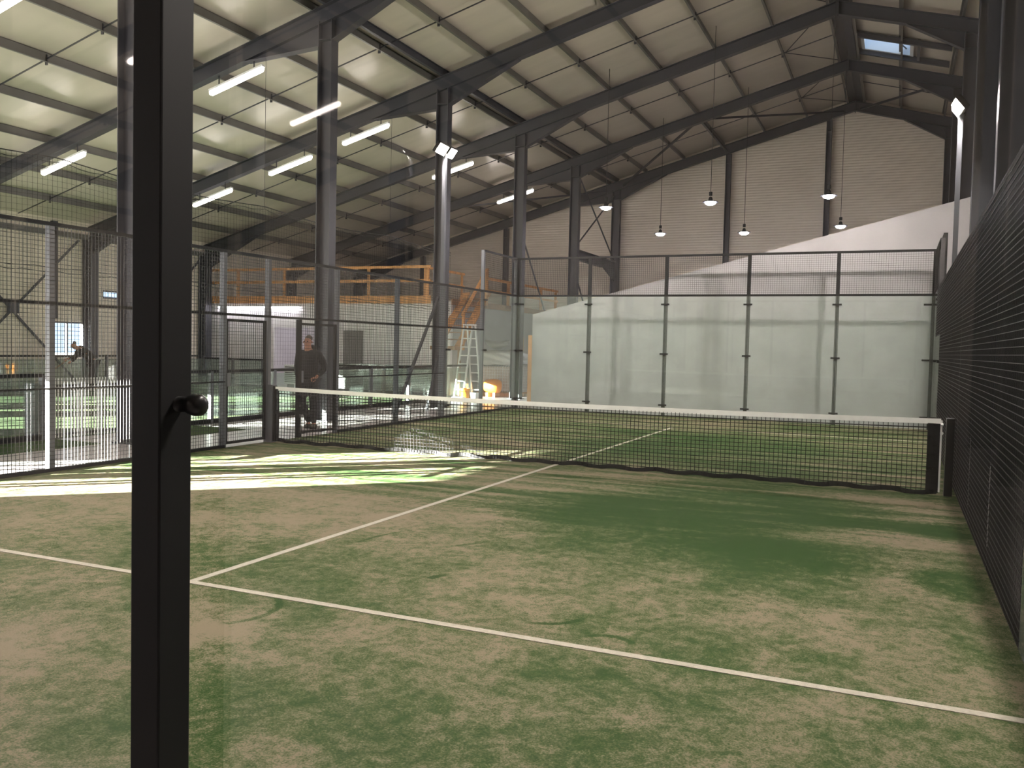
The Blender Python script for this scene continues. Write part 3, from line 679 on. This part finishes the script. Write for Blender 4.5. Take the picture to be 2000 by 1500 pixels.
# ------------------------------------------------------------------ neighbouring court
struct(MB().box((-14.0, 4.0, 0), (-3.05, 23.45, .012)), 'court_turf', TURF2, 'plain green turf of the neighbouring court on the left', 'turf')
for a, b, lab in (((-13.9, 11.98, .0125), (-5.45, 12.03, .016), 'white line across the neighbouring court'), ((-5.5, 12.03, .0125), (-5.45, 21.5, .016), 'white line along the neighbouring court'), ((-13.9, 21.5, .0125), (-5.45, 21.55, .016), 'far white line of the neighbouring court')):
    tag(MB().box(a, b).build('court_line', LINE), lab, 'court line', 'white lines of the neighbouring court')
def low_fence(name, p, q, posts, label, hi=1.03, mid=None, bot=.09):
    t = thing(name, (p[0], p[1], 0), label, 'fence', 'low fences of the neighbouring court'); p = Vector((*p, 0)); q = Vector((*q, 0)); d = (q-p)
    MB().bar(p+Vector((0, 0, hi)), q+Vector((0, 0, hi)), .06, .06).build('hand_rail', BLACK, t)
    MB().bar(p+Vector((0, 0, .05)), q+Vector((0, 0, .05)), .07, bot).build('bottom_rail', BLACK, t)
    ts = [i/posts for i in range(posts+1)]
    for f in ts:
        c = p+d*f; MB().box((c.x-.04, c.y-.04, 0), (c.x+.04, c.y+.04, hi)).build('post', GREYP, t)
    for a, b in zip(ts, ts[1:]):
        c0 = p+d*a; c1 = p+d*b; e = d.normalized()*.05
        MB().bar(c0+e+Vector((0, 0, .54)), c1-e+Vector((0, 0, .54)), .01, .84).build('glass_panel', RAILG, t)
low_fence('low_fence', (-3.05, 10.05), (-3.05, 23.4), 7, 'low black railing with pale glass beside the corridor')
low_fence('low_fence', (-3.05, 4.0), (-3.05, 8.25), 3, 'low black railing with pale glass left of the barred gate')
low_fence('low_fence', (-14.0, 4.0), (-14.0, 23.45), 9, 'low black railing in front of the left wall', 1.06)
low_fence('low_fence', (-13.9, 23.4), (-11.25, 23.4), 2, 'low black railing before the white block wall, left of the doorway', .98)
low_fence('low_fence', (-8.1, 23.4), (-4.35, 23.4), 2, 'low black railing before the white block wall, right of the doorway', .88)
bgt = thing('barred_gate', (-3.05, 9.1, 0), 'low gate of sunlit upright white bars in the corridor railing', 'gate')
MB().box((-3.07, 8.32, .84), (-3.03, 9.98, .87)).build('top_rail', BLACK, bgt); MB().box((-3.07, 8.32, .05), (-3.03, 9.98, .09)).build('bottom_rail', BLACK, bgt)
BARM = mat('white_bar_paint', (.7, .7, .66), .4)
k = 28
for i in range(k):
    y = 8.4+i*(1.55/(k-1)); MB().box((-3.045, y-.008, .02), (-3.028, y+.008, .98)).build('bar', BARM, bgt)
for z in (.2, .8): MB().cyl((-3.05, 8.3, z-.04), (-3.05, 8.3, z+.04), .02, 10).build('hinge', BLACK, bgt)
tag(MB().box((-3.35, 8.15, 0), (-3.1, 8.27, .9)).build('gate_post', GREYP), 'short grey post holding the barred gate', 'post')
tag(MB().box((-2.95, 6.4, .001), (-1.95, 8.4, .012)).build('turf_mat', TURF2), 'loose green turf mat on the corridor floor, far left', 'mat', 'loose turf mats')
tag(MB().box((-2.95, 9.9, .001), (-1.7, 11.4, .012)).build('turf_mat', TURF2), 'loose green turf mat on the corridor floor right of the foreground post', 'mat', 'loose turf mats')

# hanging ball net between the courts
nt2 = thing('ball_net', (-3.3, 14, 1.1), 'fine dark ball net hung on ropes between the corridor and the left court', 'net')
def nz(y): return 4.55 - .10*math.sin(math.pi*((y-3.66) % 5.07)/5.07)
mb = MB(); y = 7.0
while y < 22.4: mb.bar((-3.3, y, 1.12), (-3.3, y, nz(y)), .0026, .0026, (1, 0, 0), False); y += .09
ys = [7+15.4*i/72 for i in range(73)]
for j in range(1, 38):
    for a, b in zip(ys[::3], ys[3::3]): mb.bar((-3.3, a, 1.12+(nz(a)-1.12)*j/38), (-3.3, b, 1.12+(nz(b)-1.12)*j/38), .0026, .0026, (0, 0, 1), False)
mb.build('net_mesh', NETM, nt2)
for f, w in ((lambda y: nz(y), .016), (lambda y: nz(y)-.07-.015*math.sin(y*9), .01), (lambda y: 2.77+.012*math.sin(y*7), .012), (lambda y: 2.70+.02*math.sin(y*11), .01)):
    mb = MB()
    for a, b in zip(ys, ys[1:]): mb.bar((-3.3, a, f(a)), (-3.3, b, f(b)), w)
    mb.build('net_rope', CORD, nt2)
for y in (13.8, 18.9): MB().bar((-3.3, y, 4.5), (-3.3, y, zb(-3.3)-.02), .006).build('net_hanger', CORD, nt2)

# ------------------------------------------------------------------ ladder and building goods
ld_ = thing('step_ladder', (-2.6, 23.3, 0), 'tall aluminium step ladder standing open near the stairs', 'ladder')
lz = 2.3; SV = Vector((.26, .05, 0))
for nm, xf, xa, yf in (('front_frame', -3.4, -3.16, 23.0), ('rear_frame', -2.92, -3.06, 23.3)):
    mb = MB(); f0 = Vector((xf, yf, 0)); ap = Vector((xa, 23.15, lz))
    for q in (0, 1): mb.bar(f0+SV*q*1.1, ap+SV*q, .035, .075, (0, 1, 0))
    mb.build(nm, ALU, ld_)
    for k in range(8):
        g = (k+1)/8.6; a = f0.lerp(ap, g); MB().bar(a, a+SV*(1.1-.1*g), .035).build('rung', ALU, ld_)
MB().bar((-3.2, 23.15, lz), (-2.76, 23.2, lz), .05).build('top_hinge', ALU, ld_)
CX, CY = -2.72, 25.2                       # crate centre
pg = thing('wire_crate', (CX, CY, 0), 'wire mesh crate standing on a pallet beneath wrapped goods', 'crate')
mb = MB()
for Y in (CY-.45, CY+.45): mb.wires_y(Y, CX-.75, CX+.75, .15, 1.0, .095, .012)
for X in (CX-.75, CX+.75): mb.wires_x(X, CY-.45, CY+.45, .15, 1.0, .095, .012)
mb.build('wire_cage', ALU, pg)
MB().box((CX-.7, CY-.4, .2), (CX+.7, CY+.4, .97)).build('packed_goods', mat('pinkish_card', (.55, .45, .43), .8, noise=(4, .1)), pg)
mb = MB()
for y in (CY-.43, CY, CY+.43): mb.box((CX-.75, y-.05, .0), (CX+.75, y+.05, .1))
for k in range(6): mb.box((CX-.75+k*.27, CY-.45, .1), (CX-.75+k*.27+.15, CY+.45, .13))
mb.build('wooden_pallet', WOOD, pg)
def lump(name, m, loc, fn, lab, cat, sub=4):
    bm = bmesh.new(); bmesh.ops.create_icosphere(bm, subdivisions=sub, radius=1)
    for v in bm.verts: v.co = Vector(fn(v.co))
    me = bpy.data.meshes.new(name); bm.to_mesh(me); bm.free(); me.materials.append(m)
    o = bpy.data.objects.new(name, me); C.objects.link(o); o.location = loc; return tag(o, lab, cat)
def f1(c):
    n = math.sin(c.x*5+1)*math.cos(c.y*6)*.09+math.sin(c.z*9+c.x*7)*.05
    return (max(-.8, min(.8, c.x))*.95*(1+n), max(-.8, min(.8, c.y))*.55*(1+n), max(-.7, min(.8, c.z))*.32*(1+n))
def f2(c):
    n = math.sin(c.x*6+c.z*4)*.15
    return (c.x*.45*(1+n), c.y*.25, c.z*.13*(1+n)+.16*c.x*c.x)
lump('wrapped_bundle', FILM, (CX, CY, 1.25), f1, 'crumpled bundle in shiny clear wrap lying on the wire crate', 'bundle')
lump('plastic_bag', mat('grey_film', (.3, .3, .31), .3, bump=('noise', 8, .8)), (CX-.2, CY, 1.68), f2, 'dark grey plastic bag on top of the wrapped bundle', 'bag', 3)
tag(MB().box((CX+.4, CY-.2, 1.53), (CX+.68, CY+.1, 1.95)).build('cardboard_box', mat('card', (.45, .33, .2), .8)), 'small brown box on the wrapped bundle', 'box')
def tub(name, x, y, r, h, m, lab, cat):
    t = thing(name, (x, y, 0), lab, cat)
    MB().lathe((x, y, 0), (0, 0, 1), [(0, r*.84), (h*.9, r), (h*.9, r*1.06), (h, r*1.06), (h, r*.95), (h*.85, r*.9)], 24).build('tub_body', m, t)
    MB().lathe((x, y, h*.72), (0, 0, 1), [(0, r*1.0), (.01, r*1.05), (.02, r*1.0)], 24).build('tub_ring', m, t)
    return t
tub('bucket', -2.62, 22.2, .15, .36, PLASTIC_Y, 'yellow bucket at the foot of the ladder', 'bucket')
tub('bucket', -2.3, 22.2, .13, .24, WPVC, 'white bucket beside the yellow one', 'bucket')
jc = thing('orange_barrel', (-2.6, 24.3, 0), 'orange plastic machine drum in front of the wire crate', 'drum')
MB().lathe((-2.95, 24.3, .36), (1, 0, 0), [(0, .1), (.04, .2), (.3, .23), (.42, .23), (.52, .2), (.56, .08)], 24).build('drum_body', PLASTIC_O, jc, smooth=True)
for x in (-2.8, -2.55): MB().box((x-.04, 24.12, 0), (x+.04, 24.48, .15)).build('drum_foot', WOOD, jc)
tag(MB().box((-2.75, 21.5, 0), (-2.35, 21.8, .13)).build('plastic_sack', WPVC, bevel=.05), 'white sack on the floor before the buckets', 'sack')
bp_ = thing('plywood_stack', (-.7, 23, 0), 'brown boards standing upright beside the sloped wall end', 'boards')
for k in range(4): MB().box((-.75, 22.6+k*.06, 0), (-.25, 22.64+k*.06, 2.0-.25*k)).build('board', WOODD if k % 2 else WOOD, bp_)

# ------------------------------------------------------------------ people
SKIN = mat('skin', (.42, .2, .13), .6); JACK = mat('black_jacket', (.012, .012, .014), .8, bump=('noise', 25, .3)); TROU = mat('dark_trousers', (.028, .028, .032), .85, bump=('noise', 30, .2))
SHOE = mat('dark_shoes', (.05, .045, .03), .6); HAIR = mat('grey_hair', (.16, .13, .11), .9)
def skin_obj(name, verts, edges, radii, m, parent, root=0, sub=2):
    me = bpy.data.meshes.new(name); me.from_pydata(verts, edges, []); me.update()
    o = bpy.data.objects.new(name, me); C.objects.link(o)
    o.modifiers.new('skin', 'SKIN'); 
    for i, r in enumerate(radii):
        sv = me.skin_vertices[0].data[i]; sv.radius = r if isinstance(r, tuple) else (r, r); sv.use_root = (i == root)
    s = o.modifiers.new('sub', 'SUBSURF'); s.levels = s.render_levels = sub
    me.materials.append(m); o.parent = parent
    return o
def person(loc, rz_, label, pose):
    t = thing('person', loc, label, 'person'); P = pose
    # body skeleton: pelvis, chest, neck, head; limbs
    V = []; E = []; Rr = []
    def add(p, r, par=None):
        V.append(p); Rr.append(r); 
        if par is not None: E.append((par, len(V)-1))
        return len(V)-1
    pel = add(P['pelvis'], (.15, .11)); ab = add(P['waist'], (.14, .10), pel); ch = add(P['chest'], (.17, .115), ab)
    nk = add(P['neck'], .06, ch); hd0 = add(P['jaw'], (.068, .075), nk); hd1 = add(P['skull'], (.078, .095), hd0); add(P['crown'], (.06, .07), hd1)
    for s in ('l', 'r'):
        sh = add(P['sh'+s], .065, ch); el = add(P['el'+s], .045, sh); wr = add(P['wr'+s], .03, el); pa = add(P['pa'+s], (.042, .022), wr)
        hp = add(P['hp'+s], .095, pel); kn = add(P['kn'+s], .06, hp); an = add(P['an'+s], .04, kn); add(P['to'+s], .035, an)
    skin_obj('body', V, E, Rr, SKIN, t)
    for s in ('l', 'r'):                          # five fingers rooted in the palm
        w = Vector(P['wr'+s]); p = Vector(P['pa'+s]); d = (p-w).normalized(); sd_ = d.cross(Vector((0, 1, 0))).normalized()
        for k in range(5):
            off = sd_*((k-1.5)*.019) if k < 4 else sd_*-.045
            ln = (.07, .08, .075, .06, .05)[k]; b0 = p+off*.9 if k < 4 else w*.35+p*.65+off*.6
            c = Vector((0, -.012, 0))
            skin_obj('finger' if k < 4 else 'thumb', [tuple(b0), tuple(b0+d*ln*.5+off*.1), tuple(b0+d*ln+c+off*.1)], [(0, 1), (1, 2)], [.0095, .009, .0075], SKIN, t, sub=1)
    # jacket
    V2 = []; E2 = []; R2 = []
    def a2(p, r, par=None):
        V2.append(p); R2.append(r)
        if par is not None: E2.append((par, len(V2)-1))
        return len(V2)-1
    hem = a2(tuple(Vector(P['pelvis'])+Vector((0, 0, -.06))), (.185, .145)); w_ = a2(P['waist'], (.185, .14), hem); c_ = a2(P['chest'], (.205, .15), w_)
    co = a2(tuple(Vector(P['neck'])*.8+Vector(P['chest'])*.2), (.095, .095), c_)
    for s in ('l', 'r'):
        sh = a2(P['sh'+s], .085, c_); el = a2(P['el'+s], .07, sh); a2(tuple(Vector(P['wr'+s])*.95+Vector(P['el'+s])*.05), .052, el)
    skin_obj('jacket', V2, E2, R2, JACK, t)
    hood = [tuple(Vector(P['neck'])+Vector(v)) for v in ((-.11, .04, .0), (-.06, .1, .02), (.0, .12, .03), (.06, .1, .02), (.11, .04, .0))]
    skin_obj('hood', hood, [(0, 1), (1, 2), (2, 3), (3, 4)], [.04, .055, .06, .055, .04], JACK, t, root=2)
    V3 = [P['pelvis']]; E3 = []; R3 = [(.165, .13)]
    for s in ('l', 'r'):
        for q, r in (('hp', .108), ('kn', .078), ('an', .062)):
            V3.append(P[q+s]); R3.append(r); E3.append((0 if q == 'hp' else len(V3)-2, len(V3)-1))
    skin_obj('trousers', V3, E3, R3, TROU, t)
    for s in ('l', 'r'):
        a = Vector(P['an'+s]); b = Vector(P['to'+s]); h = a*.9+b*.1
        skin_obj('shoe', [tuple(Vector((a.x, a.y, b.z))-(b-a)*Vector((.3, .3, 0))), tuple(Vector((a.x, a.y, b.z+.02))), tuple(b), tuple(b+(b-a)*Vector((.45, .45, 0)))], [(0, 1), (1, 2), (2, 3)], [.036, .05, .046, .034], SHOE, t, root=1)
    sk = Vector(P['skull']); cr = Vector(P['crown']); fw = P['face']; fw = Vector(fw).normalized()
    back = -fw
    skin_obj('hair', [tuple(sk+back*.045+Vector((0, 0, -.02))), tuple(sk+back*.035+Vector((0, 0, .05))), tuple(cr+Vector((0, 0, .015)))], [(0, 1), (1, 2)], [.07, .078, .066], HAIR, t)
    side = fw.cross(Vector((0, 0, 1))).normalized()
    jw = Vector(P['jaw']); mid_ = (sk+jw)/2
    skin_obj('nose', [tuple(mid_+fw*.085+Vector((0, 0, .03))), tuple(mid_+fw*.108+Vector((0, 0, 0)))], [(0, 1)], [.010, .016], SKIN, t, sub=1)
    for q in (-1, 1):
        MB().lathe(mid_+fw*.078+side*.032*q+Vector((0, 0, .035)), fw, [(0, .012), (.01, .009), (.013, .002)], 10).build('eye', BLACK).parent = t
        skin_obj('ear', [tuple(mid_+side*.08*q+Vector((0, 0, .03))), tuple(mid_+side*.084*q+Vector((0, 0, -.01)))], [(0, 1)], [.017, .013], SKIN, t, sub=1)
    MB().bar(jw+fw*.078-side*.025, jw+fw*.078+side*.025, .008, .008).build('mouth', mat('lips', (.25, .1, .08), .6)).parent = t
    t.rotation_euler = (0, 0, rz_)
    return t
walk = dict(pelvis=(0, 0, .95), waist=(0, -.01, 1.12), chest=(0, -.02, 1.36), neck=(0, -.04, 1.53), jaw=(0, -.07, 1.60), skull=(0, -.06, 1.68), crown=(0, -.05, 1.72), face=(0, -1, -.15),
            shl=(.2, -.01, 1.43), ell=(.31, .06, 1.17), wrl=(.2, -.09, 1.0), pal=(.17, -.12, .96), shr=(-.2, -.01, 1.43), elr=(-.27, .07, 1.16), wrr=(-.2, -.07, .98), par=(-.18, -.1, .93),
            hpl=(.095, 0, .88), knl=(.1, -.03, .5), anl=(.11, .0, .09), tol=(.12, -.13, .045), hpr=(-.095, 0, .88), knr=(-.09, -.1, .52), anr=(-.03, .1, .12), tor=(-.03, -.02, .045))
person((-.92, 12.25, 0), math.radians(12), 'person in black hooded jacket and dark trousers, hands in pockets, walking at the gate', walk)
stoop = dict(pelvis=(0, 0, .93), waist=(0, -.10, 1.08), chest=(0, -.3, 1.22), neck=(0, -.44, 1.32), jaw=(0, -.53, 1.33), skull=(0, -.56, 1.41), crown=(0, -.57, 1.45), face=(0, -1, -.5),
             shl=(.18, -.33, 1.27), ell=(.2, -.55, 1.08), wrl=(.1, -.72, 1.0), pal=(.08, -.79, .97), shr=(-.18, -.33, 1.27), elr=(-.2, -.45, 1.0), wrr=(-.08, -.6, .9), par=(-.04, -.66, .87),
             hpl=(.1, .02, .87), knl=(.12, -.1, .48), anl=(.14, .05, .09), tol=(.15, -.09, .045), hpr=(-.1, .02, .87), knr=(-.12, .06, .5), anr=(-.12, .25, .1), tor=(-.12, .12, .045))
person((-13.25, 17.95, 0), math.radians(-20), 'stooping person in dark clothing in front of the bright left window', stoop)
br = thing('long_broom', (-13.6, 16.1, 0), 'long handled broom held by the stooping person', 'broom')
MB().cyl((-13.45, 17.29, 1.0), (-13.7, 16.05, .08), .015, 8).build('handle', WOODD, br)
MB().box((-13.93, 16.0, .012), (-13.48, 16.08, .1)).build('brush_head', BLACK, br)
